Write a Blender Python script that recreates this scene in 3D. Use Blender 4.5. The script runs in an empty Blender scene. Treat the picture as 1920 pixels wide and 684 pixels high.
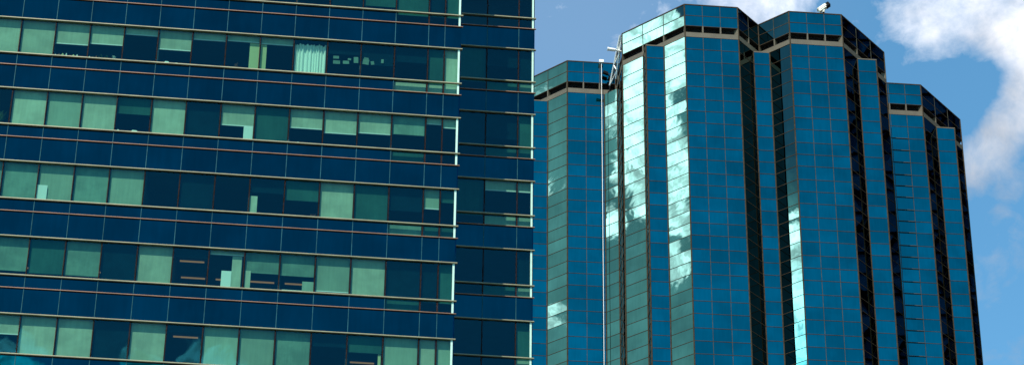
import bpy, math, random
from mathutils import Vector, Matrix
random.seed(7)
S = bpy.context.scene
COL = S.collection
rad = math.radians

# ------------------------------------------------------------------ camera
cam = bpy.data.cameras.new('camera'); cam_o = bpy.data.objects.new('camera', cam); COL.objects.link(cam_o)
S.camera = cam_o
r_ = Vector((0.999936, -0.004843, 0.010241)); u_ = Vector((-0.011328, -0.427477, 0.903955)); w_ = Vector((0.0, 0.904013, 0.427504))
M = Matrix((r_, u_, -w_)).transposed().to_4x4()
cam_o.matrix_world = M
cam.sensor_width = 36; cam.lens = 36 * 4035.9 / 1920
cam.shift_x = 0.0; cam.shift_y = (830.4 - 342) / 1920
cam.clip_start = 0.5; cam.clip_end = 6000

YL, YT = 0.10017, 0.08385            # yaw of the two facades

# ------------------------------------------------------------------ sun and sky
SUN_AZ_REL, SUN_EL = rad(28), rad(56)
sx = -math.sin(SUN_AZ_REL) * math.cos(YL) + math.cos(SUN_AZ_REL) * math.sin(YL)
sy = -math.sin(SUN_AZ_REL) * math.sin(YL) - math.cos(SUN_AZ_REL) * math.cos(YL)
SUN_ROT = math.atan2(sx, sy)
sun = bpy.data.lights.new('sun', 'SUN'); sun_o = bpy.data.objects.new('sun', sun); COL.objects.link(sun_o)
sun.energy = 4.8; sun.angle = rad(0.5); sun.color = (1.0, 0.95, 0.85)
sd = Vector((math.cos(SUN_EL) * math.sin(SUN_ROT), math.cos(SUN_EL) * math.cos(SUN_ROT), math.sin(SUN_EL)))
sun_o.rotation_euler = sd.to_track_quat('Z', 'Y').to_euler()

world = bpy.data.worlds.new('World'); S.world = world; world.use_nodes = True
NT = world.node_tree; N = NT.nodes; L = NT.links
bg = N['Background']; bg.inputs[1].default_value = 0.14
sky = N.new('ShaderNodeTexSky'); sky.sky_type = 'NISHITA'; sky.sun_disc = False
sky.sun_elevation = SUN_EL; sky.sun_rotation = SUN_ROT; sky.air_density = 1.0; sky.dust_density = 0.1; sky.ozone_density = 1.6
tc = N.new('ShaderNodeTexCoord')

def m_(op, a, b=None, c=None, nt=None, clamp=False):
    nt = nt or NT
    n = nt.nodes.new('ShaderNodeMath'); n.operation = op; n.use_clamp = clamp
    for i, v in enumerate((a, b, c)):
        if v is None: continue
        if isinstance(v, (int, float)): n.inputs[i].default_value = v
        else: nt.links.new(v, n.inputs[i])
    return n.outputs[0]
def noise(vec, scale, detail=6, rough=0.55, dist=0.0, nt=None, stretch=None, off=(0, 0, 0)):
    nt = nt or NT
    mp = nt.nodes.new('ShaderNodeMapping'); nt.links.new(vec, mp.inputs[0])
    mp.inputs['Location'].default_value = off
    if stretch: mp.inputs['Scale'].default_value = stretch
    n = nt.nodes.new('ShaderNodeTexNoise'); nt.links.new(mp.outputs[0], n.inputs['Vector'])
    n.inputs['Scale'].default_value = scale; n.inputs['Detail'].default_value = detail
    n.inputs['Roughness'].default_value = rough; n.inputs['Distortion'].default_value = dist
    return n.outputs[0]
def mapr(v, a, b, c, d, nt=None, smooth=True):
    nt = nt or NT
    n = nt.nodes.new('ShaderNodeMapRange'); n.interpolation_type = 'SMOOTHSTEP' if smooth else 'LINEAR'
    nt.links.new(v, n.inputs[0])
    for i, x in enumerate((a, b, c, d)): n.inputs[i + 1].default_value = x
    return n.outputs[0]
def mixc(f, a, b, nt=None):
    nt = nt or NT
    n = nt.nodes.new('ShaderNodeMix'); n.data_type = 'RGBA'
    for i, v in ((0, f), (6, a), (7, b)):
        if isinstance(v, (int, float)): n.inputs[i].default_value = v
        elif isinstance(v, tuple): n.inputs[i].default_value = (*v, 1)
        else: nt.links.new(v, n.inputs[i])
    return n.outputs[2]

D = tc.outputs['Generated']
# direction warped a little so that cloud masses never end on round outlines
wn = N.new('ShaderNodeTexNoise'); wn.inputs['Scale'].default_value = 26; wn.inputs['Detail'].default_value = 4
L.new(D, wn.inputs['Vector'])
sub = N.new('ShaderNodeVectorMath'); sub.operation = 'SUBTRACT'; L.new(wn.outputs['Color'], sub.inputs[0]); sub.inputs[1].default_value = (.5, .5, .5)
scl = N.new('ShaderNodeVectorMath'); scl.operation = 'SCALE'; L.new(sub.outputs[0], scl.inputs[0]); scl.inputs['Scale'].default_value = 0.035
add = N.new('ShaderNodeVectorMath'); add.operation = 'ADD'; L.new(D, add.inputs[0]); L.new(scl.outputs[0], add.inputs[1])
DW = add.outputs[0]
def blob(c, R, amp, core=0.0):
    n = N.new('ShaderNodeVectorMath'); n.operation = 'DISTANCE'; L.new(DW, n.inputs[0]); n.inputs[1].default_value = c
    return mapr(n.outputs['Value'], R * core, R, amp, 0.0)
# cloud masses of this day's sky: direction, angular size, weight
CLOUDS = [
    # ahead, above the towers and to the right
    ((0.222, 0.780, 0.586), 0.050, 0.72), ((0.240, 0.790, 0.565), 0.040, 0.62), ((0.200, 0.783, 0.590), 0.034, 0.40), ((0.176, 0.792, 0.585), 0.030, 0.40),
    ((0.184, 0.799, 0.573), 0.024, 0.33), ((0.232, 0.806, 0.546), 0.026, 0.62), ((0.216, 0.818, 0.532), 0.022, 0.60), ((0.207, 0.826, 0.524), 0.014, 0.45), ((0.226, 0.828, 0.512), 0.016, 0.35),
    ((0.116, 0.795, 0.594), 0.030, 0.56), ((0.095, 0.790, 0.605), 0.030, 0.48), ((0.122, 0.80, 0.586), 0.014, 0.35), 
    # to the left, mirrored by the chamfered faces of the far tower
    ((-0.782, -0.192, 0.592), 0.036, 0.90), ((-0.798, -0.198, 0.568), 0.028, 0.85), ((-0.812, -0.206, 0.546), 0.026, 0.62), ((-0.826, -0.213, 0.522), 0.020, 0.78),
    ((-0.838, -0.218, 0.500), 0.016, 0.62), ((-0.802, -0.184, 0.566), 0.018, 0.5), ((-0.822, -0.196, 0.534), 0.014, 0.6),
    ((-0.818, -0.276, 0.505), 0.024, 1.0), ((-0.834, -0.276, 0.480), 0.030, 1.0), ((-0.840, -0.277, 0.465), 0.020, 0.8),
    ((-0.830, -0.160, 0.530), 0.022, 0.32), ((-0.862, -0.165, 0.478), 0.012, 0.45), ((-0.835, -0.186, 0.515), 0.016, 0.50), ((-0.812, -0.186, 0.552), 0.02, 0.55),
    # behind, low, mirrored by the near office windows
    ((-0.045, -0.895, 0.447), 0.026, 1.9), ((0.005, -0.893, 0.450), 0.024, 2.0), ((0.040, -0.893, 0.452), 0.026, 2.1), 
]
HOLES = [((0.198, 0.806, 0.557), 0.030, 0.45), ((0.172, 0.80, 0.572), 0.016, 0.2), ((-0.772, -0.240, 0.590), 0.040, 0.9), ((-0.785, -0.262, 0.562), 0.042, 0.9), ((-0.786, -0.232, 0.572), 0.018, 0.6)]
base = m_('MULTIPLY_ADD', noise(D, 24, 9, 0.66, 0.5), 1.9, -1.18)
acc = base
dys = N.new('ShaderNodeSeparateXYZ'); L.new(D, dys.inputs[0])
base = m_('SUBTRACT', base, mapr(dys.outputs[1], -0.75, -0.5, 1.0, 0.0))       # the sky behind the camera is nearly clear
acc = base
for c, R, a in CLOUDS: acc = m_('ADD', acc, blob(c, R, a, 0.15))
for c, R, a in HOLES: acc = m_('SUBTRACT', acc, blob(c, R, a, 0.3))
fine = noise(D, 95, 6, 0.6, 0.6, off=(3, 1, 2))
acc = m_('ADD', acc, mapr(fine, 0.2, 0.8, -0.2, 0.2, smooth=False))
dens_soft = mapr(acc, -0.12, 1.12, 0.0, 1.0, smooth=False)
dens_hard = mapr(acc, 0.02, 0.26, 0.0, 1.0)
dxs = N.new('ShaderNodeSeparateXYZ'); L.new(D, dxs.inputs[0])
dens = N.new('ShaderNodeMix'); L.new(mapr(dxs.outputs[1], 0.1, 0.5, 0, 1), dens.inputs[0]); L.new(dens_hard, dens.inputs[2]); L.new(dens_soft, dens.inputs[3]); dens = dens.outputs[0]
# a thin bright veil on the sunny left-hand side
veil = blob((-0.83, -0.17, 0.52), 0.34, 0.34, 0.1)
hole2 = m_('ADD', blob(HOLES[2][0], 0.055, 1.0, 0.45), blob(HOLES[3][0], 0.050, 1.0, 0.5), clamp=True)
veil = m_('MULTIPLY', veil, m_('SUBTRACT', 1.0, hole2))
veil = m_('MULTIPLY', veil, mapr(noise(D, 30, 4, .5), .3, .7, .75, 1.2))
# brightness inside a cloud varies, brighter toward the sun
dt = N.new('ShaderNodeVectorMath'); dt.operation = 'DOT_PRODUCT'; L.new(D, dt.inputs[0]); dt.inputs[1].default_value = sd
glowk = mapr(dt.outputs['Value'], -0.1, 0.9, 0.0, 1.0)
cbn = N.new('ShaderNodeMix'); L.new(mapr(dxs.outputs[1], 0.1, 0.5, 0, 1), cbn.inputs[0]); L.new(mapr(noise(D, 70, 6, .65, .8, off=(9, 2, 4)), .36, .62, .38, 1.2), cbn.inputs[2]); L.new(mapr(noise(D, 40, 6, .6, off=(1, 2, 4)), .3, .7, .8, 1.12), cbn.inputs[3])
cb = m_('MULTIPLY', cbn.outputs[0], m_('MULTIPLY_ADD', glowk, 68.0, 2.4))
cb = m_('MULTIPLY', cb, mapr(dys.outputs[1], -0.75, -0.5, 0.22, 1.0))
cc = N.new('ShaderNodeVectorMath'); cc.operation = 'SCALE'; cc.inputs[0].default_value = (0.98, 0.98, 1.02); L.new(cb, cc.inputs['Scale'])
hz = N.new('ShaderNodeVectorMath'); hz.operation = 'MULTIPLY'; L.new(sky.outputs[0], hz.inputs[0]); hz.inputs[1].default_value = (0.57, 0.99, 1.01)   # clear, cyan-leaning blue of the day
c1 = mixc(veil, hz.outputs[0], (13.5, 23.0, 21.8))
c1 = mixc(blob((0.02, 0.80, 0.60), 0.16, 0.16, 0.1), c1, (3.0, 3.1, 3.7))
c2 = mixc(dens, c1, cc.outputs[0])
L.new(c2, bg.inputs[0])

S.view_settings.view_transform = 'Standard'; S.view_settings.look = 'None'
S.view_settings.gamma = 1; S.view_settings.use_curve_mapping = False
S.view_settings.exposure = 0.65
S.render.engine = 'CYCLES'
S.cycles.max_bounces = 8; S.cycles.transparent_max_bounces = 16; S.cycles.glossy_bounces = 5

# ------------------------------------------------------------------ materials
MATS = {}
def mat(name, color, rough=0.6, metal=0.0, var=0.0, vscale=3.0, spec=0.5, emit=None):
    m = bpy.data.materials.new(name); m.use_nodes = True; nt = m.node_tree; b = nt.nodes['Principled BSDF']
    b.inputs['Roughness'].default_value = rough; b.inputs['Metallic'].default_value = metal
    b.inputs['Specular IOR Level'].default_value = spec
    if var:
        t = nt.nodes.new('ShaderNodeTexCoord')
        n = noise(t.outputs['Object'], vscale, 5, .6, nt=nt)
        k = mapr(n, .3, .7, 0, 1, nt=nt)
        c = mixc(k, tuple(x * (1 - var) for x in color), tuple(min(1, x * (1 + var)) for x in color), nt=nt)
        nt.links.new(c, b.inputs['Base Color'])
    else: b.inputs['Base Color'].default_value = (*color, 1)
    if emit:
        b.inputs['Emission Color'].default_value = (*emit[0], 1); b.inputs['Emission Strength'].default_value = emit[1]
    MATS[name] = m
    return m

def mirror_glass(name, near, graze, rough=0.012, bump=0.12, bscale=0.35, pane=(0.86, 1.12)):
    """coated curtain-wall glass: the coating reflects more, and more neutrally, at a slant"""
    m = bpy.data.materials.new(name); m.use_nodes = True; nt = m.node_tree; b = nt.nodes['Principled BSDF']
    b.inputs['Metallic'].default_value = 1.0; b.inputs['Roughness'].default_value = rough
    lw = nt.nodes.new('ShaderNodeLayerWeight'); lw.inputs['Blend'].default_value = 0.5
    k = mapr(lw.outputs['Facing'], 0.215, 0.268, 0, 1, nt=nt)
    c = mixc(k, near, graze, nt=nt)
    t = nt.nodes.new('ShaderNodeTexCoord')
    v = mapr(noise(t.outputs['Object'], .45, 3, .5, nt=nt), .35, .65, .9, 1.08, nt=nt)
    ge = nt.nodes.new('ShaderNodeNewGeometry')                       # every pane of the batch coated a little differently
    v = m_('MULTIPLY', v, mapr(ge.outputs['Random Per Island'], 0, 1, pane[0], pane[1], nt=nt, smooth=False), nt=nt)
    v = m_('MULTIPLY', v, mapr(noise(t.outputs['Object'], 1.6, 5, .6, nt=nt, stretch=(3, 3, .35)), .3, .75, 1.04, .93, nt=nt), nt=nt)   # faint run-off streaks
    sc = nt.nodes.new('ShaderNodeVectorMath'); sc.operation = 'SCALE'; nt.links.new(c, sc.inputs[0]); nt.links.new(v, sc.inputs['Scale'])
    nt.links.new(sc.outputs[0], b.inputs['Base Color'])
    bp = nt.nodes.new('ShaderNodeBump'); bp.inputs['Strength'].default_value = bump; bp.inputs['Distance'].default_value = 0.02
    nt.links.new(noise(t.outputs['Object'], bscale, 3, .5, 0.3, nt=nt), bp.inputs['Height'])
    nt.links.new(bp.outputs[0], b.inputs['Normal'])
    MATS[name] = m
    return m

def vision_glass(name, tint, refl, fac):
    m = bpy.data.materials.new(name); m.use_nodes = True; nt = m.node_tree
    for n in list(nt.nodes): nt.nodes.remove(n)
    out = nt.nodes.new('ShaderNodeOutputMaterial'); tr = nt.nodes.new('ShaderNodeBsdfTransparent'); gl = nt.nodes.new('ShaderNodeBsdfGlossy')
    tr.inputs[0].default_value = (*tint, 1); gl.inputs['Color'].default_value = (*refl, 1); gl.inputs['Roughness'].default_value = 0.01
    t = nt.nodes.new('ShaderNodeTexCoord')
    bp = nt.nodes.new('ShaderNodeBump'); bp.inputs['Strength'].default_value = .12; bp.inputs['Distance'].default_value = 0.02
    nt.links.new(noise(t.outputs['Object'], .5, 1, .4, 0.2, nt=nt), bp.inputs['Height']); nt.links.new(bp.outputs[0], gl.inputs['Normal'])
    mx = nt.nodes.new('ShaderNodeMixShader'); mx.inputs[0].default_value = fac
    nt.links.new(tr.outputs[0], mx.inputs[1]); nt.links.new(gl.outputs[0], mx.inputs[2]); nt.links.new(mx.outputs[0], out.inputs[0])
    MATS[name] = m
    return m

mirror_glass('tower_glass', (0.0, 0.148, 0.178), (0.044, 0.096, 0.085), bump=0.16)  # slant colour darkened to put deep shade into the valleys
mirror_glass('spandrel_glass', (0.0, 0.042, 0.063), (0.01, 0.06, 0.10), bump=0.05, pane=(0.93, 1.07))
mirror_glass('side_glass', (0.0, 0.02, 0.05), (0.01, 0.04, 0.08))
vision_glass('window_glass', (0.46, 0.69, 0.60), (0.02, 0.19, 0.25), 0.16)
mat('bronze', (0.045, 0.033, 0.02), .6, .0, .25, spec=.2)
mat('bronze_dark', (0.03, 0.03, 0.02), .5, .2, .2)
mat('mullion_light', (0.058, 0.056, 0.043), .6, .0, .3, 1.5, spec=.2)
mat('beige_band', (0.075, 0.062, 0.037), .7, 0, .15, 1.0)
mat('louver_black', (0.004, 0.004, 0.004), .8)
mat('ledge_metal', (0.19, 0.185, 0.105), .5, .2, .18, 1.2)
mat('ledge_rust', (0.19, 0.095, 0.05), .5, .2, .22, 1.2)
mat('fin_teal', (0.020, 0.080, 0.095), .5, 0, .3, 2.0)
mat('frame_dark', (0.035, 0.03, 0.028), .5, .2, .2)
mat('frame_maroon', (0.022, 0.011, 0.009), .6, 0, .3)
mat('fin_mint', (0.40, 0.60, 0.48), .45, .0, .06)
mat('blind_light', (0.50, 0.55, 0.42), .85, 0, .12, 1.1)
mat('blind_mid', (0.20, 0.31, 0.245), .85, 0, .18, 1.1)
mat('blind_dim', (0.035, 0.115, 0.095), .85, 0, .15, .8)
mat('blind_yellow', (0.62, 0.62, 0.33), .85)
mat('curtain_white', (0.95, 0.98, 0.92), .8)
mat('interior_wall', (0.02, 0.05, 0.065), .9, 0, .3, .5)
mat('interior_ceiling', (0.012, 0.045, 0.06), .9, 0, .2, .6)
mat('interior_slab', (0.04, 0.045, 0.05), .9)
mat('lamp_warm', (0.8, 0.6, 0.4), .5, emit=((1.0, 0.45, 0.18), .27))
mat('concrete', (0.11, 0.105, 0.10), .85, 0, .15, .4)
mat('asphalt', (0.05, 0.05, 0.052), .9, 0, .2, .6)
mat('white_paint', (0.80, 0.78, 0.72), .4)
mat('cream_paint', (0.80, 0.74, 0.60), .4)
mat('black_paint', (0.004, 0.004, 0.005), .8, spec=.1)
mat('lens_glass', (0.02, 0.02, 0.03), .05)
mat('white_plastic', (0.85, 0.86, 0.82), .5)
mat('leaf_green', (0.05, 0.14, 0.04), .7, 0, .3, 8)
mat('terracotta', (0.30, 0.12, 0.06), .8)
mat('dark_glass', (0.0, 0.03, 0.11), .5, 0.0, .2, .2, spec=.05)
mat('dark_frame', (0.001, 0.001, 0.003), .9, spec=.0)

# ------------------------------------------------------------------ mesh helpers
class MB:
    def __init__(s): s.v = []; s.f = []
    def quad(s, a, b, c, d):
        i = len(s.v); s.v += [tuple(a), tuple(b), tuple(c), tuple(d)]; s.f.append((i, i+1, i+2, i+3))
    def poly(s, pts):
        i = len(s.v); s.v += [tuple(p) for p in pts]; s.f.append(tuple(range(i, i + len(pts))))
    def box(s, x0, x1, y0, y1, z0, z1):
        s.obox((x0, y0, z0), (x1 - x0, 0, 0), (0, y1 - y0, 0), (0, 0, z1 - z0))
    def obox(s, o, a, b, c):
        o, a, b, c = Vector(o), Vector(a), Vector(b), Vector(c); i = len(s.v)
        P = [o, o+a, o+a+b, o+b, o+c, o+a+c, o+a+b+c, o+b+c]
        s.v += [tuple(p) for p in P]
        F = [(0,3,2,1), (4,5,6,7), (0,1,5,4), (1,2,6,5), (2,3,7,6), (3,0,4,7)]
        if a.cross(b).dot(c) < 0: F = [f[::-1] for f in F]
        s.f += [tuple(i + k for k in f) for f in F]
    def tube(s, p, q, r, n=10, r2=None):
        p, q = Vector(p), Vector(q); r2 = r if r2 is None else r2
        ax = (q - p).normalized(); t = ax.orthogonal().normalized(); b = ax.cross(t); i = len(s.v)
        for c, rr in ((p, r), (q, r2)):
            for k in range(n):
                a = 2 * math.pi * k / n; s.v.append(tuple(c + t * math.cos(a) * rr + b * math.sin(a) * rr))
        for k in range(n): s.f.append((i + k, i + (k+1) % n, i + n + (k+1) % n, i + n + k))
        s.f.append(tuple(i + k for k in range(n))[::-1]); s.f.append(tuple(i + n + k for k in range(n)))
    def prism(s, pts, z0, z1):          # counter-clockwise plan outline
        n = len(pts); i = len(s.v)
        s.v += [(p[0], p[1], z0) for p in pts] + [(p[0], p[1], z1) for p in pts]
        for k in range(n): s.f.append((i + k, i + (k+1) % n, i + n + (k+1) % n, i + n + k))
        s.f.append(tuple(i + k for k in range(n))[::-1]); s.f.append(tuple(i + n + k for k in range(n)))
    def build(s, name, m, parent=None, smooth=False, bevel=0):
        me = bpy.data.meshes.new(name); me.from_pydata(s.v, [], s.f); me.update()
        me.materials.append(MATS[m])
        if smooth:
            for p in me.polygons: p.use_smooth = True
        o = bpy.data.objects.new(name, me); COL.objects.link(o)
        if parent: o.parent = parent
        if bevel:
            md = o.modifiers.new('bevel', 'BEVEL'); md.width = bevel; md.segments = 2; md.limit_method = 'ANGLE'
        return o
def thing(name, label, cat, loc=(0, 0, 0), rz=0.0, group=None):
    o = bpy.data.objects.new(name, None); COL.objects.link(o); o.location = loc; o.rotation_euler = (0, 0, rz)
    o['label'] = label; o['category'] = cat
    if group: o['group'] = group
    return o
def tag(o, label, cat, group=None):
    o['label'] = label; o['category'] = cat
    if group: o['group'] = group
    return o

GZ = -1.7
# ------------------------------------------------------------------ ground
g = MB(); g.quad((-3000, -3000, GZ), (3000, -3000, GZ), (3000, 3000, GZ), (-3000, 3000, GZ))
g.build('ground', 'concrete')['kind'] = 'structure'
g = MB(); g.quad((-3000, 20, GZ + .004), (3000, 20, GZ + .004), (3000, 60, GZ + .004), (-3000, 60, GZ + .004))
g.build('road', 'asphalt')['kind'] = 'structure'

# ================================================================== FAR TOWER
H = 110.3; HB = H - 3.254            # roof line and underside of the beige band
tower = thing('glass_tower', 'tall faceted mirror glass tower in blue with dark roof vents, behind the office block', 'tower', (0, 0, GZ), YT)
def TZ(z): return z - GZ              # world height to tower-local height
PAR = [(12.84, 158.99), (17.43, 154.40), (21.65, 154.40), (21.65, 150.04), (26.27, 145.42), (30.77, 145.42), (32.95, 147.62), (35.14, 145.49),
       (39.62, 145.49), (44.48, 150.35), (44.48, 154.80), (48.89, 154.80), (53.83, 159.74), (53.83, 186.0), (12.84, 186.0)]
SH = [(12.84, 158.99), (14.37, 157.46), (14.37, 155.93), (15.90, 155.93), (17.43, 154.40), (20.65, 154.40), (21.65, 153.40), (21.65, 150.04),
      (23.20, 148.49), (23.20, 146.96), (24.73, 146.96), (26.27, 145.42), (30.77, 145.42), (32.30, 146.95), (33.68, 146.95), (35.14, 145.49),
      (39.62, 145.49), (41.18, 147.05), (42.80, 147.05), (42.80, 148.67), (44.48, 150.35), (44.48, 154.80), (48.89, 154.80), (50.50, 156.41),
      (52.15, 156.41), (52.15, 158.06), (53.83, 159.74), (53.83, 186.0), (12.84, 186.0)]
# storey lines going down from the beige band
rows = [HB]
for _ in range(4): rows.append(rows[-1] - 1.229)
k = 0
while rows[-1] > 3.0:
    rows.append(rows[-1] - (1.27, 1.13, 1.13)[k % 3]); k += 1
rows[-1] = 2.0

def ncol(a, b):
    d = math.hypot(b[0] - a[0], b[1] - a[1])
    return max(1, round(d / 1.7)) if d > 2.4 else 1
def face_div(a, b):
    n = ncol(a, b)
    if abs(a[1] - b[1]) < .01: n = max(1, round(abs(b[0] - a[0]) / 1.5))
    return n
def lerp(a, b, t): return (a[0] + (b[0] - a[0]) * t, a[1] + (b[1] - a[1]) * t)
def panes(mb, a, b, levels, n, tilt=0.0024, inset=0.0):
    """one slightly out-of-true sheet of glass per opening, outline runs counter-clockwise so the outside is on the right"""
    dx, dy = b[0] - a[0], b[1] - a[1]; l = math.hypot(dx, dy); nx, ny = dy / l, -dx / l
    for j in range(len(levels) - 1):
        z1, z0 = levels[j], levels[j + 1]
        for i in range(n):
            p, q = lerp(a, b, i / n), lerp(a, b, (i + 1) / n)
            t1, t2, t3 = (random.uniform(-tilt, tilt) for _ in range(3))
            def P(c, z, e): return (c[0] + nx * (e - inset), c[1] + ny * (e - inset), TZ(z))
            mb.quad(P(p, z0, t1), P(q, z0, t2), P(q, z1, t2 + t3), P(p, z1, t1 + t3))
def bars(mb, a, b, levels, n, hw=0.020, vw=0.018, proud=0.022, ends=True, hmb=None, ztop=None):
    dx, dy = b[0] - a[0], b[1] - a[1]; l = math.hypot(dx, dy); t = Vector((dx / l, dy / l, 0)); nrm = Vector((dy / l, -dx / l, 0))
    hmb = hmb or mb
    for z in levels:
        o = Vector((a[0], a[1], TZ(z) - hw)) - nrm * .03
        hmb.obox(o, t * l, nrm * (proud + .03), (0, 0, 2 * hw))
    if levels[0] == rows[1]: levels = [rows[0]] + list(levels)
    if ztop: levels = [ztop] + list(levels)
    for i in range(1, n):
        c = lerp(a, b, i / n); o = Vector((c[0], c[1], TZ(levels[-1]))) - nrm * .03 - t * vw
        mb.obox(o, t * 2 * vw, nrm * (proud + .034), (0, 0, levels[0] - levels[-1]))
def post(mb, c, z0, z1, r=0.06):
    mb.tube((c[0], c[1], TZ(z0)), (c[0], c[1], TZ(z1)), r, 8)

NV = len(SH)
for i in range(NV):
    a, b = SH[i], SH[(i + 1) % NV]
    hidden = a[1] > 185 or b[1] > 185
    n = face_div(a, b)
    g = MB(); panes(g, a, b, rows, n)
    w = g.build('glass_face', 'tower_glass', tower)
    h = MB(); v = MB()
    bars(v, a, b, rows[1:-1] if not hidden else rows[1::3], n, hmb=h)
    h.build('transom_grid', 'bronze', w)
    if v.v:
        v2 = MB(); vv = v.build('mullion', 'mullion_light', w)
for c in SH[1:-2]:
    posts = MB(); post(posts, c, 2.0, HB - .02); posts.build('corner_post', 'bronze', tower)
# thick dark vents in the first bay of the right-hand lobe
vt = MB()
for z in rows[2:60]: vt.box(44.56, 47.40, 154.66, 154.80, TZ(z) - .075, TZ(z) + .035)
vt2 = MB()
for z in rows[2:60]: vt2.box(46.0, 47.40, 154.73, 154.79, TZ(z) - .035, TZ(z) + .02)
vt2.build('vent_slots', 'bronze_dark', tower)
# little triangular roofs of the stepped columns
cp = MB(); ct = MB()
for tri in ([(14.37, 157.46), (14.37, 155.93), (15.90, 155.93)], [(23.20, 148.49), (23.20, 146.96), (24.73, 146.96)],
            [(32.30, 146.95), (33.68, 146.95), (32.95, 147.62)], [(41.18, 147.05), (42.80, 147.05), (42.80, 148.67)], [(50.50, 156.41), (52.15, 156.41), (52.15, 158.06)]):
    cx = sum(p[0] for p in tri) / 3; cy = sum(p[1] for p in tri) / 3
    cp.prism([(cx + (p[0] - cx) * 1.05, cy + (p[1] - cy) * 1.05) for p in tri], TZ(HB) - .03, TZ(HB) + .07)
cp.build('column_caps', 'beige_band', tower)

# crown: two rows of glass, vent slot, beige band
pl = [H, H - 1.09, H - 2.13]
NP_ = len(PAR)
def off(i, d):
    """outline vertex moved out by d"""
    p0, p, p1 = PAR[i - 1], PAR[i], PAR[(i + 1) % NP_]
    def nn(a, b):
        dx, dy = b[0] - a[0], b[1] - a[1]; l = math.hypot(dx, dy); return Vector((dy / l, -dx / l))
    n1, n2 = nn(p0, p), nn(p, p1); m = (n1 + n2); m = m / max(.3, m.length_squared) * 2
    return (p[0] + m.x * d / 1, p[1] + m.y * d / 1)
for i in range(NP_):
    a, b = PAR[i], PAR[(i + 1) % NP_]
    d = math.hypot(b[0] - a[0], b[1] - a[1])
    n = 3 if 6 < d < 7.2 else (1 if d < 3.3 and abs(a[1] - b[1]) > .1 else face_div(a, b))
    if 3.0 < d < 3.2: n = 2
    if abs(a[1] - 154.4) < .01 and abs(b[1] - 154.4) < .01: n = 3
    if abs(a[0] - 30.77) < .01 or abs(b[0] - 35.14) < .01: n = 2
    g = MB(); panes(g, a, b, pl, n, .003)
    w = g.build('crown_glass', 'tower_glass', tower)
    h = MB(); v = MB(); bars(v, a, b, pl[1:], n, hmb=h, hw=.024, ztop=H); h.build('transom_grid', 'bronze', w)
    if v.v: v.build('mullion', 'mullion_light', w)
# dark back of the vent slot: a ring 0.45 m behind the face
def ring(mb, d_out, d_in, z0, z1):
    o = [off(i, d_out) for i in range(NP_)]; q = [off(i, d_in) for i in range(NP_)]
    for i in range(NP_):
        j = (i + 1) % NP_
        mb.quad((*o[i], TZ(z0)), (*o[j], TZ(z0)), (*o[j], TZ(z1)), (*o[i], TZ(z1)))
        mb.quad((*q[j], TZ(z0)), (*q[i], TZ(z0)), (*q[i], TZ(z1)), (*q[j], TZ(z1)))
        mb.quad((*o[i], TZ(z1)), (*o[j], TZ(z1)), (*q[j], TZ(z1)), (*q[i], TZ(z1)))
        mb.quad((*o[j], TZ(z0)), (*o[i], TZ(z0)), (*q[i], TZ(z0)), (*q[j], TZ(z0)))
g = MB(); ring(g, -.45, -.6, HB, H - 2.10); vb = g.build('vent_slot', 'louver_black', tower)
g = MB()
for kx in range(5):
    zz = HB + .55 + kx * .115
    ring(g, -.30, -.42, zz, zz + .03)
g.build('louvre_blades', 'louver_black', vb)
g = MB(); ring(g, .03, -.45, HB, HB + .46); g.build('beige_band', 'beige_band', tower)
g = MB(); ring(g, .035, -.25, H - .03, H + .06); g.build('roof_coping', 'bronze', tower)
g = MB(); ring(g, -.002, -.5, H - 2.16, H - 2.12); g.build('crown_soffit', 'louver_black', tower)
for i in range(NP_ - 3):
    a, b = PAR[i], PAR[(i + 1) % NP_]
    d = math.hypot(b[0] - a[0], b[1] - a[1]); n = 3 if 6 < d < 7.2 else max(1, round(d / 1.5))
    if abs(a[0] - 30.77) < .01 or abs(b[0] - 35.14) < .01: n = 2
    dx, dy = (b[0] - a[0]) / d, (b[1] - a[1]) / d; t = Vector((dx, dy, 0)); nr = Vector((dy, -dx, 0))
    for kk in range(0, n):
        c = lerp(a, b, kk / n); wd = .055; ps = MB()
        ps.obox(Vector((c[0], c[1], TZ(HB + .48))) - t * wd - nr * .4, t * 2 * wd, nr * .425, (0, 0, 2.774 - .48 - 1.62)); ps.build('vent_post', 'beige_band', tower)
for c in PAR[:-2]:
    posts = MB(); post(posts, c, HB + .02, H + .02, .06); posts.build('corner_post', 'bronze', tower)
g = MB(); g.prism([off(i, -.5) for i in range(NP_)], TZ(H - 1.2), TZ(H - 1.0)); g.build('roof', 'concrete', tower)
g = MB(); g.prism([off(i, -1.2) for i in range(NP_)], .0, TZ(H - 1.3)); g.build('core', 'interior_slab', tower)
g = MB(); g.prism([(12.0, 158.2), (17.2, 153.4), (21.0, 153.4), (26, 144.6), (31, 144.6), (40, 144.6), (45.3, 150), (49.2, 154), (54.6, 159.5), (54.6, 186.6), (12.0, 186.6)], 0, 3.6)
g.build('base', 'concrete', tower)

def tw(u, v, z): # tower coordinates -> world
    return Vector((u * math.cos(YT) - v * math.sin(YT), u * math.sin(YT) + v * math.cos(YT), z))

# white cable hanging down the corner of the left lobe, with its hook on the roof edge
t = thing('hanging_cable', 'thin white cable hanging from the roof edge down the left lobe of the far tower', 'cable', tw(20.38, 154.05, H), YT)
g = MB(); g.tube((0, 0, -H + 3), (0, 0, .1), .024, 8); g.build('cable', 'white_paint', t)
g = MB(); g.tube((-.2, 0, .06), (.2, 0, .06), .06, 10); g.tube((0, 0, -.15), (0, .6, .25), .07, 8); g.box(-.2, .2, -.12, .12, -.22, .06)
g.build('roof_hook', 'white_paint', t, bevel=.02)

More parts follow.
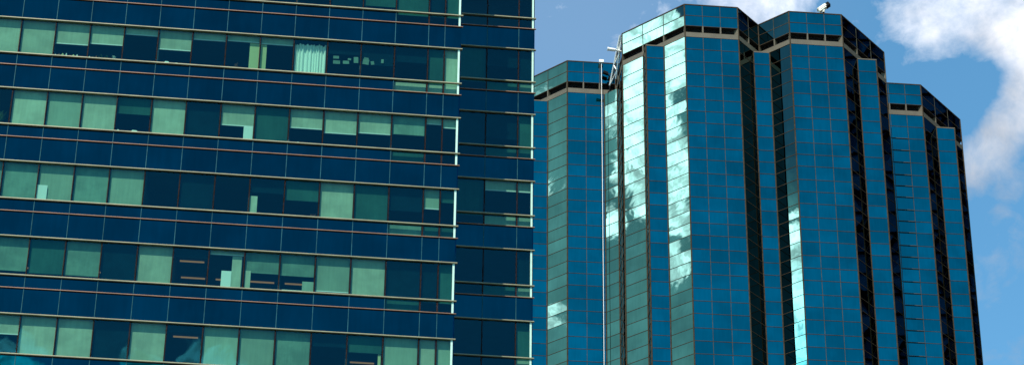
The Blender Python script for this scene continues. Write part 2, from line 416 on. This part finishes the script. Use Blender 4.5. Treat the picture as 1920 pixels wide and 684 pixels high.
# white braces behind the left end of the centre crown
t = thing('steel_brace', 'white lattice brace standing behind the left end of the centre crown', 'brace', tw(21.2, 152.2, H - 3.2), YT)
g = MB()
A = Vector((0.28, -2.1, 3.1)); B = Vector((-.12, 1.9, 0.0)); A2 = Vector((.30, -1.6, 2.9)); 
g.tube(A, (-.28, .6, -.2), .07, 8); g.tube((.42, -2.0, 3.0), (.10, -.4, -.2), .06, 8)
for kk in range(5):
    f1 = kk / 5; f2 = (kk + 1) / 5
    p = A.lerp(Vector((-.28, .6, -.2)), f1 if kk % 2 else f2); q = Vector((.42, -2.0, 3.0)).lerp(Vector((.10, -.4, -.2)), f2 if kk % 2 else f1)
    g.tube(p, q, .045, 6)
g.build('lattice', 'white_paint', t)

def camera_thing(name, label, loc, rz, body='cream_paint', scale=1.0, pitch=0.45, yaw=0.0, post=0.45):
    """weatherproof camera in a sun-shielded housing on a swivel post"""
    t = thing(name, label, 'camera', loc, rz)
    g = MB(); g.tube((0, 0, 0), (0, 0, post), .06, 12); g.box(-.16, .16, -.16, .16, -.02, .05); g.build('post', 'black_paint', t)
    g = MB(); g.tube((0, 0, post), (0, 0, post + .16), .12, 14); g.tube((0, -.13, post + .2), (0, .13, post + .2), .1, 12); g.build('swivel', body, t)
    R = Matrix.Rotation(yaw, 4, 'Z') @ Matrix.Rotation(-pitch, 4, 'Y'); T0 = Vector((0, 0, post + .42))
    def P(x, y, z): return T0 + (R @ Vector((x, y, z))) * scale
    def rb(mb, x0, x1, y0, y1, z0, z1):
        o = P(x0, y0, z0); mb.obox(o, P(x1, y0, z0) - o, P(x0, y1, z0) - o, P(x0, y0, z1) - o)
    g = MB(); rb(g, -.42, .30, -.17, .17, -.14, .14); g.build('housing', body, t, bevel=.03)
    g = MB(); rb(g, -.46, .24, -.20, .20, .15, .185); rb(g, -.30, .3, -.2, -.18, -.02, .149); rb(g, -.30, .3, .18, .2, -.02, .149); g.build('sun_shield', body, t)
    g = MB(); rb(g, .22, .58, -.19, .19, -.16, .17); hd = g.build('front_hood', 'black_paint', t, bevel=.02)
    g = MB(); g.tube(P(.575, 0, 0), P(.60, 0, 0), .1 * scale, 16); g.build('lens', 'lens_glass', hd)
    g = MB(); g.tube(P(-.05, 0, -.13), (0, 0, post + .2), .05, 8); g.build('bracket', 'black_paint', t)
    return t
camera_thing('security_camera', 'cream security camera with black hood on the roof edge of the second lobe', tw(38.2, 145.75, H + .02), YT, 'cream_paint', 1.1, .62, -.25, .34)
# the second camera reaches out sideways from the brace
t = thing('side_camera', 'white tube-shaped camera reaching out left of the centre crown', 'camera', tw(21.25, 150.6, H - 1.35), YT)
g = MB(); g.tube((-.72, 0, .12), (-.12, 0, .06), .14, 14); g.build('housing', 'white_paint', t, smooth=False)
g = MB(); g.tube((-.80, 0, .13), (-.72, 0, .12), .17, 14); g.build('front_hood', 'white_paint', t)
g = MB(); g.tube((-.12, 0, .06), (.45, .1, .02), .07, 10); g.build('arm', 'white_paint', t)
t = thing('floodlight', 'black floodlight on a bent arm in front of the left lobe crown', 'floodlight', tw(21.1, 154.2, H - 3.1), YT)
g = MB(); g.tube((0, 0, 0), (.05, -.1, 1.5), .06, 8); g.tube((.05, -.1, 1.5), (-.3, -.2, 1.75), .055, 8); g.build('arm', 'black_paint', t)
g = MB(); g.obox((-.62, -.35, 1.78), (.42, .02, -.16), (0, .28, 0), (.07, 0, .2)); g.obox((-.15, -.3, 1.2), (.25, 0, -.05), (0, .22, 0), (0, 0, .16)); g.build('lamp_head', 'black_paint', t)
g = MB(); g.box(-.16, .16, -.14, .18, -.2, 0); g.build('mount', 'black_paint', t)

# ================================================================== NEAR OFFICE BLOCK
K = .868
DF, DR = 86.8, 92.0
office = thing('office_building', 'near office block with bands of windows, blinds and dark blue spandrel glass', 'building', (0, 0, GZ), YL)
def Z(z): return z - GZ
T1 = 62.34; PER = 4.006; WIN = 2.015; SML = .655; SPN = PER - WIN - SML
X0 = 5.99; XB = [X0, 5.19, 4.392]
while XB[-1] > -26: XB.append(XB[-1] - 1.6275)
XL = XB[-1]
RX0, RX = XB[0], [6.0, 7.71 , 9.36, 10.19]
RXL = RX[-1]
top_of = lambda j: T1 - (j - 1) * PER           # window-head level of row j (row 0 is the uppermost in view)
JT, JB = -1, 16
# glass and structure shared by each storey
# content: per row, list for bays 13..1 then half bays
# (kind, drop) full / part blinds, q a dark sheet standing in for room shade; extras handled below
ROW = {
 0: {13:'d', 12:'d', 11:'d', 10:'d', 9:'m1', 8:'d', 7:'m.7', 6:'q.5', 5:'d', 4:'k.6', 3:'q1', 2:'k.8', 1:'k1', 'h':'q1', 'c':'k1'},
 1: {13:'L1', 12:'L1', 11:'L.56', 10:'L.50', 9:'L.16', 8:'L.52', 7:'L.17', 6:'L.14', 5:'L.16', 4:'W', 3:'q.3', 2:'q.55', 1:'q.4', 'h':'k1', 'c':'L1'},
 2: {13:'d', 12:'L1', 11:'l1', 10:'L.96', 9:'k.42', 8:'L1', 7:'q1', 6:'L.55', 5:'k1', 4:'L.50', 3:'L.58', 2:'L.52', 1:'m.48', 'h':'L.14', 'c':'L.22'},
 3: {13:'m1', 12:'m.9', 11:'l1', 10:'m.92', 9:'l1', 8:'d', 7:'q1', 6:'d', 5:'q.35', 4:'k.5', 3:'L1', 2:'k1', 1:'q.6', 'h':'l.5', 'c':'k.3'},
 4: {13:'m.8', 12:'m.82', 11:'k.85', 10:'m.85', 9:'q1', 8:'L1', 7:'q.2', 6:'L.08', 5:'m.5', 4:'m.52', 3:'l.88', 2:'L.94', 1:'q1', 'h':'q1', 'c':'k1'},
 5: {13:'L.5', 12:'L.45', 11:'L1', 10:'L1', 9:'q1', 8:'L1', 7:'q.15', 6:'l1', 5:'l1', 4:'m1', 3:'q.3', 2:'k.4', 1:'l1', 'h':'L1', 'c':'l1'},
}
mat('room_shade_sheet', (0.001, 0.018, 0.030), .85, 0, .25, 1.5)  # near-black sheet painted as the shade of an unlit room
BM = {'L': 'blind_light', 'l': 'blind_light2', 'm': 'blind_mid', 'k': 'blind_dim', 'q': 'room_shade_sheet', 'W': 'curtain_white'}
mat('blind_light2', (0.34, 0.43, 0.33), .85, 0, .08, .8)

def bay_x(key):
    if key == 'c': return XB[1], XB[0]
    if key == 'h': return XB[2], XB[1]
    return XB[2 + key], XB[1 + key]
def make_window(x0, x1, y, zt, zb, code, parent, seed=0):
    g = MB(); e = [random.uniform(-.004, .004) for _ in range(3)]
    g.quad((x0 + .03, y + e[0], Z(zb)), (x1 - .03, y + e[1], Z(zb)), (x1 - .03, y + e[1] + e[2], Z(zt)), (x0 + .03, y + e[0] + e[2], Z(zt)))
    w = g.build('window', 'window_glass', parent)
    g = MB(); g.box(x0 - .02, x0 + .02, y - .025, y + .14, Z(zb) + .03, Z(zt) - .03); g.build('mullion', 'frame_maroon', w)
    kind = code[0]
    if kind == 'W':
        g = MB(); n = 60; a = x0 + .07; b = x1 - .06; pts = []
        for i in range(n + 1):
            f = i / n; pts.append((a + (b - a) * f, y + .22 + .045 * math.sin(f * 62 + 2 * math.sin(f * 9)) + .02 * math.sin(f * 23)))
        for i in range(n):
            g.quad((*pts[i], Z(zb + .06)), (*pts[i+1], Z(zb + .06)), (*pts[i+1], Z(zt - .18 - .03 * math.sin(i * .5))), (*pts[i], Z(zt - .18 - .03 * math.sin(i * .5))))
        g.build('curtain', 'curtain_white', w, smooth=True)
    elif kind in 'Llmkq' and len(code) > 1:
        dr = float(code[1:]); zz = zt - (zt - zb) * dr
        if dr >= 1: zz = zb - .05
        g = MB(); g.box(x0 + .055, x1 - .045, y + .16, y + .17, Z(zz), Z(zt) + .1)
        bl = g.build('blind', BM[kind], w)  # for q no cloth, only the dark sheet that paints room shade
        if dr < 1:
            g = MB(); g.box(x0 + .055, x1 - .045, y + .145, y + .185, Z(zz) - .05, Z(zz) + .002); g.build('hem_bar', 'white_plastic' if kind in 'Ll' else BM[kind], bl)
    elif kind == 'k':
        pass
    return w

for nm in ('blind_light', 'blind_light2', 'blind_mid', 'blind_dim', 'room_shade_sheet', 'blind_yellow', 'frame_maroon', 'fin_teal', 'bronze', 'mullion_light'):
    MATS[nm].node_tree.nodes['Principled BSDF'].inputs['Specular IOR Level'].default_value = 0.03      # dull cloth and matt-anodised bars
for nm in ('blind_light', 'blind_light2', 'blind_mid', 'blind_dim'):       # cloth faded differently from blind to blind, with the shading of soft vertical rucks painted into the colour
    nt = MATS[nm].node_tree; b = nt.nodes['Principled BSDF']; src = b.inputs['Base Color'].links[0].from_socket
    oi = nt.nodes.new('ShaderNodeObjectInfo'); t = nt.nodes.new('ShaderNodeTexCoord')
    v = m_('MULTIPLY', mapr(oi.outputs['Random'], 0, 1, .88, 1.16, nt=nt, smooth=False), mapr(noise(t.outputs['Object'], 2.2, 4, .6, nt=nt, stretch=(4, 1, .3)), .3, .7, .93, 1.05, nt=nt), nt=nt)
    sc = nt.nodes.new('ShaderNodeVectorMath'); sc.operation = 'SCALE'; nt.links.new(src, sc.inputs[0]); nt.links.new(v, sc.inputs['Scale']); nt.links.new(sc.outputs[0], b.inputs['Base Color'])
for j in range(0, 6):
    zt = top_of(j); zb = zt - WIN
    lastbay = {0: 8, 1: 13, 2: 13, 3: 13, 4: 12, 5: 12}[j]
    for key in list(range(lastbay, 0, -1)) + ['h', 'c']:
        x0, x1 = bay_x(key)
        make_window(x0, x1, DF, zt, zb, ROW[j][key], office)
REC = {0: ['k1', 'q.5', 'q1'], 1: ['q1', 'q.7', 'k1'], 2: ['k1', 'L.25', 'L.25'], 3: ['d', 'd', 'q1'], 4: ['d', 'd', 'k1'], 5: ['d', 'k.5', 'L1']}
for j in range(0, 6):
    zt = top_of(j + 0) ; zb = zt - WIN
    for i in range(3):
        make_window(RX[i], RX[i + 1], DR, zt, zb, 'd' if REC[j][i] == 'm.0' else REC[j][i], office)
# everything that the frame only just misses: one part for the rest of the windows
g = MB()
for j in range(JT, JB + 1):
    zt = top_of(j); zb = zt - WIN
    if j in range(0, 6):
        a = {0: 8, 1: 13, 2: 13, 3: 13, 4: 12, 5: 12}[j]
        g.quad((XL, DF, Z(zb)), (bay_x(a)[0], DF, Z(zb)), (bay_x(a)[0], DF, Z(zt)), (XL, DF, Z(zt)))
    else:
        g.quad((XL, DF, Z(zb)), (X0, DF, Z(zb)), (X0, DF, Z(zt)), (XL, DF, Z(zt)))
        g.quad((RX[0], DR, Z(zb)), (RXL, DR, Z(zb)), (RXL, DR, Z(zt)), (RX[0], DR, Z(zt)))
o = g.build('distant_windows', 'window_glass', office); o['kind'] = 'stuff'

def facade_storey(j):
    zt = top_of(j); zb = zt - WIN; zr = zb - SML; zn = zt - PER
    full = 0 <= j <= 6
    # spandrels
    sp = MB()
    def sheet(x0, x1, y, z0, z1):
        e = [random.uniform(-.0025, .0025) for _ in range(3)]
        sp.quad((x0, y + e[0], Z(z0)), (x1, y + e[1], Z(z0)), (x1, y + e[1] + e[2], Z(z1)), (x0, y + e[0] + e[2], Z(z1)))
    for i in range(len(XB) - 1):
        sheet(XB[i + 1], XB[i], DF, zn, zr)
        if i > 2 : sheet(XB[i + 1], XB[i], DF, zr, zb)
    s = sp.build('spandrel', 'spandrel_glass', office)
    sp = MB()
    for i in range(3): sheet(RX[i], RX[i + 1], DR, zn, zr)
    s2 = sp.build('spandrel', 'spandrel_glass', office)
    lw = MB()
    for i in range(3): lw.quad((XB[i + 1] + .03, DF, Z(zr)), (XB[i] - .03, DF, Z(zr)), (XB[i] - .03, DF, Z(zb)), (XB[i + 1] + .03, DF, Z(zb)))
    low = lw.build('low_window', 'window_glass', office); lw = MB()
    for i in range(3): lw.quad((RX[i] + .03, DR, Z(zr)), (RX[i + 1] - .03, DR, Z(zr)), (RX[i + 1] - .03, DR, Z(zb)), (RX[i] + .03, DR, Z(zb)))
    low2 = lw.build('low_window', 'window_glass', office)
    lb = {0: [], 1: [(0, 'L'), (1, 'L'), (2, 'L')], 2: [(2, 'k')], 3: [(0, 'k'), (1, 'k'), (2, 'm')], 4: [(2, 'k')]}.get(j, [])
    for i, kd in lb:
        b = MB(); b.box(XB[i + 1] + .05, XB[i] - .05, DF + .16, DF + .17, Z(zr) + .02, Z(zb) - .02); b.build('blind', BM[kd], low)
    rb = {0: [(1, 'k'), (2, 'm')], 2: [(1, 'l'), (2, 'l')], 3: [(1, 'k'), (2, 'l')], 4: [(2, 'l')], 1: [(1, 'k'), (2, 'k')], 5: [(2, 'm')]}.get(j, [])
    for i, kd in rb:
        b = MB(); b.box(RX[i] + .05, RX[i + 1] - .05, DR + .16, DR + .17, Z(zr) + .02, Z(zb) - .02); b.build('blind', BM[kd], low2)
    # ledges
    for (a, b, y, par) in ((XL, X0 + .08, DF, s), (RX[0] - .02, RXL + .07, DR, s2)):
        for nm, m, z0, z1, dp in (('sill_ledge', 'ledge_metal', Z(zb) - .03, Z(zb) + .026, .10), ('head_ledge', 'ledge_metal', Z(zt) - .024, Z(zt) + .026, .10), ('trim_bar', 'ledge_rust', Z(zr) - .018, Z(zr) + .02, .07)):
            lg = MB(); lg.box(a, b, y - dp, y + .02, z0, z1); lg.build(nm, m, par, bevel=.006)
    # vertical fins over the spandrels, dark mullions over the windows
    fn = MB(); mu = MB(); lm = MB()
    for i, x in enumerate(XB[1:-1]):
        fn.box(x - .015, x + .015, DF - .045, DF + .01, Z(zn) + .035, Z(zr) - .028)
        if i < 2: lm.box(x - .035, x + .035, DF - .035, DF + .06, Z(zr) + .028, Z(zb) - .045)
        else: fn.box(x - .015, x + .015, DF - .045, DF + .01, Z(zr) + .028, Z(zb) - .045)
        if not 0 <= j <= 5: mu.box(x - .026, x + .026, DF - .03, DF + .14, Z(zb) + .03, Z(zt) - .03)
    fn.build('fins', 'fin_teal', s); lm.build('glazing_bars', 'frame_maroon', low)
    fn = MB(); lm = MB()
    for x in RX[1:3]:
        fn.box(x - .016, x + .016, DR - .045, DR + .01, Z(zn) + .035, Z(zr) - .028)
        lm.box(x - .03, x + .03, DR - .035, DR + .06, Z(zr) + .028, Z(zb) - .045)
        if not 0 <= j <= 5: mu.box(x - .03, x + .03, DR - .03, DR + .14, Z(zb) + .03, Z(zt) - .03)
    fn.build('fins', 'fin_teal', s2); lm.build('glazing_bars', 'frame_maroon', low2)
    if mu.v: mu.build('mullions', 'frame_maroon', office)['kind'] = 'stuff'
    # pale corner fins
    for (x, y) in ((X0, DF), (RXL, DR)):
        for z0, z1 in ((zb + .03, zt - .03), (zr + .028, zb - .045)):
            cf = MB(); cf.box(x - .14, x - .045, y - .03, y + .12, Z(z0), Z(z1)); cf.build('corner_fin', 'fin_mint', office)
    # inside: floor slab, ceiling void, partitions
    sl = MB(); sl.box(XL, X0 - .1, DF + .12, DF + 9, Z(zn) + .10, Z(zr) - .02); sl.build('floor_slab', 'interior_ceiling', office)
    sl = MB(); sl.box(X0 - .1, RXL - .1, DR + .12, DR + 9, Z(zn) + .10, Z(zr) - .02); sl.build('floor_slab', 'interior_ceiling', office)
    if full:
        for xi in (3, 6, 9, 12):
            if xi + (j % 2) < len(XB): 
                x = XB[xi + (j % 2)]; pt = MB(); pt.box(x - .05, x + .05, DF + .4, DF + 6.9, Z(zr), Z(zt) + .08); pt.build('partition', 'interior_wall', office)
for j in range(JT, JB + 1): facade_storey(j)
zbot = top_of(JB) - PER; ztop = top_of(JT - 1)
g = MB()
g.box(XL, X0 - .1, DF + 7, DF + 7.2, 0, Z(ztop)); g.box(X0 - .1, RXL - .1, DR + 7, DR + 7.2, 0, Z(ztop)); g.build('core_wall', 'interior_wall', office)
g = MB()
g.box(X0 - .04, X0, DF - .002, DR, 0, Z(ztop)); g.box(RXL - .04, RXL, DR - .002, DR + 16, 0, Z(ztop)); g.box(XL - .04, XL, DF, DR + 16, 0, Z(ztop)); g.box(XL, RXL, DR + 15.9, DR + 16, 0, Z(ztop))
g.build('side_wall', 'side_glass', office)
g = MB(); g.box(XL, X0, DF, DR + 16, Z(ztop), Z(ztop) + .5); g.box(X0, RXL, DR, DR + 16, Z(ztop), Z(ztop) + .5); g.build('roof', 'concrete', office)
g = MB(); g.box(XL, X0, DF + .02, DF + .3, 0, Z(zbot)); g.box(X0, RXL, DR + .02, DR + .3, 0, Z(zbot)); g.build('base_wall', 'concrete', office)

# ceiling lamps seen through some of the windows
lampspots = [(5, 9, 1.35), (5, 7, 1.35), (5, 3, 1.3), (4, 7, 1.4), (4, 1, 1.35), (4, 12, 2.95), (4, 11, 2.95), (4, 10, 2.95), (4, 7, 2.95), (4, 6, 2.95), (4, 5, 2.95), (4, 4, 2.95), (4, 3, 2.95), (4, 1, 2.8), (5, 2, 2.9)]
for j, key, dep in lampspots:
    x0, x1 = bay_x(key); zt = top_of(j) + .1
    g = MB(); g.box(x0 + .22, x1 - .28, DF + dep, DF + dep + .08, Z(zt) - .045, Z(zt) + .02); g.build('ceiling_lamp', 'lamp_warm', office)
for j, dep in ((5, 1.35), (5, 2.9)):
    g = MB(); g.box(6.3, 7.3, DR + dep, DR + dep + .14, Z(top_of(j)) + .04, Z(top_of(j)) + .12); g.build('ceiling_lamp', 'lamp_warm', office)

# ---- things inside the windows
def ow(x, y, z):
    return Vector((x * math.cos(YL) - y * math.sin(YL), x * math.sin(YL) + y * math.cos(YL), z))
sill = lambda j: top_of(j) - WIN + .036
ORD = {11: 'twelfth', 10: '', 9: ''}
def panel(j, key, f0, f1, h0, h1, m, name, label, cat, group=None, dy=.10, th=.02):
    x0, x1 = bay_x(key); a = x0 + (x1 - x0) * f0; b = x0 + (x1 - x0) * f1
    t = MB(); z0 = WIN * h0; z1 = WIN * h1
    o = t
    t.box(0, b - a, 0, th, z0, z1)
    ob = t.build(name, m); ob.location = ow(a, DF + dy, sill(j)); ob.rotation_euler = (0, 0, YL)
    return tag(ob, label, cat, group)
panel(1, 6, .70, .98, .0, .84, 'blind_yellow', 'curtain', 'pale yellow curtain on the left side of the divider between two top-row windows', 'curtain', dy=.2)
panel(1, 5, .03, .2, .0, .80, 'blind_yellow', 'curtain', 'pale yellow curtain strip left of the dark pane beside the white curtain', 'curtain', dy=.2)
panel(1, 'h', .60, .96, .0, .9, 'curtain_white', 'curtain', 'narrow white curtain beside the corner window of the top full row', 'curtain', dy=.2)
panel(2, 6, .70, .97, 0, .40, 'curtain_white', 'paper_sheet', 'pale sheet in the lower right corner of a half-blinded window', 'sheet', dy=.12)
panel(3, 11, -.02, .30, 0, .42, 'curtain_white', 'paper_sheet', 'white sheet leaning in the lower left corner of a fully blinded window', 'sheet', dy=.08)
panel(3, 5, .04, .24, 0, .5, 'blind_light', 'paper_sheet', 'pale green sheet in the lower left of a dark window', 'sheet', dy=.12)
panel(4, 6, .38, .66, 0, .46, 'curtain_white', 'display_board', 'lower white board standing behind the left of the stepped pair', 'board', dy=.12)
panel(4, 6, .66, .93, 0, .86, 'blind_light', 'display_board', 'taller pale board at the right of the stepped pair', 'board', dy=.14)
panel(4, 5, .04, .20, 0, .5, 'blind_light', 'display_board', 'narrow pale board at the left of the window right of the stepped pair', 'board', dy=.12)
panel(4, 4, .66, .98, 0, .30, 'blind_light2', 'storage_box', 'pale green box in the lower right corner of a fourth-row window', 'box', dy=.1, th=.3)
panel(4, 4, .10, .66, 0, .05, 'curtain_white', 'paper_stack', 'low white stack of paper lying on a fourth-row window sill', 'paper', dy=.06, th=.2)
panel(5, 2, .88, .96, 0, .84, 'blind_yellow', 'curtain', 'thin yellow curtain edge in a dark window of the lowest row', 'curtain', dy=.2)

# faint notices hung inside two dark windows of the top full row
xs, xe = bay_x(3)
for fx, fz, w_, h_ in ((.30, 1.12, .28, .16), (.30, .82, .34, .2), (.78, .85, .3, .18), (1.0, 1.1, .16, .1), (1.3, .95, .22, .34), (1.72, .92, .3, .3), (1.78, 1.2, .22, .12), (2.15, .9, .16, .2), (2.62, 1.05, .12, .22)):
    t = MB(); t.box(0, w_, 0, .01, 0, h_); o = t.build('paper_notice', 'blind_mid'); o.location = ow(xs + fx, DF + .10, sill(1) + fz - .1); o.rotation_euler = (0, random.uniform(-.25, .25), YL)
    tag(o, 'pale notice hung inside the two dark windows right of the white curtain', 'notice', 'notices in the dark windows')
def jar(x, j, r, h, m, label, group):
    g = MB(); g.tube((0, 0, 0), (0, 0, h * .7), r, 10); g.tube((0, 0, h * .7), (0, 0, h), r * .6, 10, r * .5)
    o = g.build('jar', m); o.location = ow(x, DF + .09, sill(j)); return tag(o, label, 'jar', group)
def bag(x, j, w, h, label, m='white_plastic'):
    g = MB(); g.v = [(-w/2, -.05, 0), (w/2, -.05, 0), (w/2, .1, 0), (-w/2, .1, 0), (-w*.3, -.02, h), (w*.22, -.03, h*.9), (w*.2, .05, h*.85), (-w*.3, .06, h*.95)]
    g.f = [(0,3,2,1), (4,5,6,7), (0,1,5,4), (1,2,6,5), (2,3,7,6), (3,0,4,7)]
    o = g.build('bag', m, bevel=.02); o.location = ow(x, DF + .09, sill(j)); o.rotation_euler = (0, 0, YL); return tag(o, label, 'bag')
def plant(x, j, h, label, m='leaf_green', group=None, n=26, wdt=.14):
    t = thing('potted_plant', label, 'plant', ow(x, DF + .11, sill(j)), YL, group)
    g = MB(); g.tube((0, 0, 0), (0, 0, .09), .045, 10, .06); g.build('pot', 'terracotta', t)
    g = MB()
    for i in range(n):
        a = random.uniform(0, 6.28); zz = .08 + random.random() * (h - .08); rr = random.random() * wdt
        c = Vector((math.cos(a) * rr, math.sin(a) * rr * .4, zz)); d = Vector((random.uniform(-1, 1), random.uniform(-1, 1), random.uniform(-.2, 1))).normalized() * .055
        e = d.orthogonal().normalized() * .022
        g.quad(c - d, c + e, c + d, c - e)
        g.tube((0, 0, .07), c, .004, 4)
    g.build('foliage', m, t)
    return t
xs, xe = bay_x(11)
for i in range(7): jar(xs + .12 + i * .17, 1, .045 + .012 * (i % 3), .14 + .03 * ((i * 5) % 4), ['white_plastic', 'terracotta', 'blind_yellow'][i % 3], 'small jar in a row on the sill of the leftmost half-blinded window', 'jars on the window sill')
xs, xe = bay_x(10)
for i in range(3): jar(xs + .1 + i * .16, 1, .05, .15 + .02 * i, ['white_plastic', 'fin_teal', 'terracotta'][i], 'small jar at the left of three plants on the window sill', 'jars beside the plants')
plant(xs + .62, 1, .30, 'left of three small potted plants on a top-row sill')
plant(xs + .92, 1, .26, 'middle of three small potted plants on a top-row sill')
plant(xs + 1.25, 1, .30, 'right of three small potted plants on a top-row sill', 'white_plastic')
xs, xe = bay_x(8)
bag(xs + .52, 1, .34, .18, 'wide crumpled white bag on the sill below a half blind')
bag(xs + .98, 1, .22, .13, 'small white bag in the middle of the three on the sill')
bag(xs + 1.2, 1, .2, .12, 'small white bag at the right of the three on the sill')
xs, xe = bay_x(6)
plant(xs + .55, 1, .34, 'potted plant with reddish leaves on the sill beside a yellow curtain', 'terracotta')
xs, xe = bay_x(13)
plant(xe - .45, 2, .75, 'bushy green plant in the dark window at the left end of a row', n=70, wdt=.3)
xs, xe = bay_x(9)
bag(xs + .18, 2, .14, .15, 'tiny white bag left on the sill under a dim blind')
bag(xs + .95, 2, .42, .17, 'white box-shaped bag on the sill under a dim blind')
xs, xe = bay_x(4)
jar(xs + .12 - 0.1, 2, .05, .22, 'white_plastic', 'tall white bottle on the sill between two half-blinded windows', 'bottles on the second sill')
bag(xs + .5, 2, .22, .12, 'small grey bag on the sill between half-blinded windows')
xs, xe = bay_x(4)
plant(xe - .25, 3, .24, 'small brownish plant at the right corner of a dark third-row window', 'terracotta')
xs, xe = bay_x(2)
plant(xs + .7, 5, .22, 'small green plant on the lowest sill beside a yellow curtain edge')

# ================================================================== neighbour mirrored in the right-hand faces (out of frame to the right)
nb = thing('dark_highrise', 'dark braced high-rise seen only mirrored in the right-hand faces of the far tower', 'building', (118, 190, GZ), .2)
g = MB(); g.box(0, 34, -75, 75, 0, 190); g.build('wall', 'dark_glass', nb)
g = MB()
for kk in range(60): g.box(-.15, 0, -75, 75, 3 + kk * 3.1, 3.35 + kk * 3.1)
for kk in range(-12, 13): g.box(-.25, -.151, kk * 6 - .2, kk * 6 + .2, 0, 190)
for kk in range(-12, 12):
    for q in range(24):
        y0, y1 = kk * 6, kk * 6 + 6
        if q % 2: y0, y1 = y1, y0
        g.tube((-.4, y0, q * 8), (-.4, y1, q * 8 + 8), .35, 4)
g.build('bracing', 'dark_frame', nb)
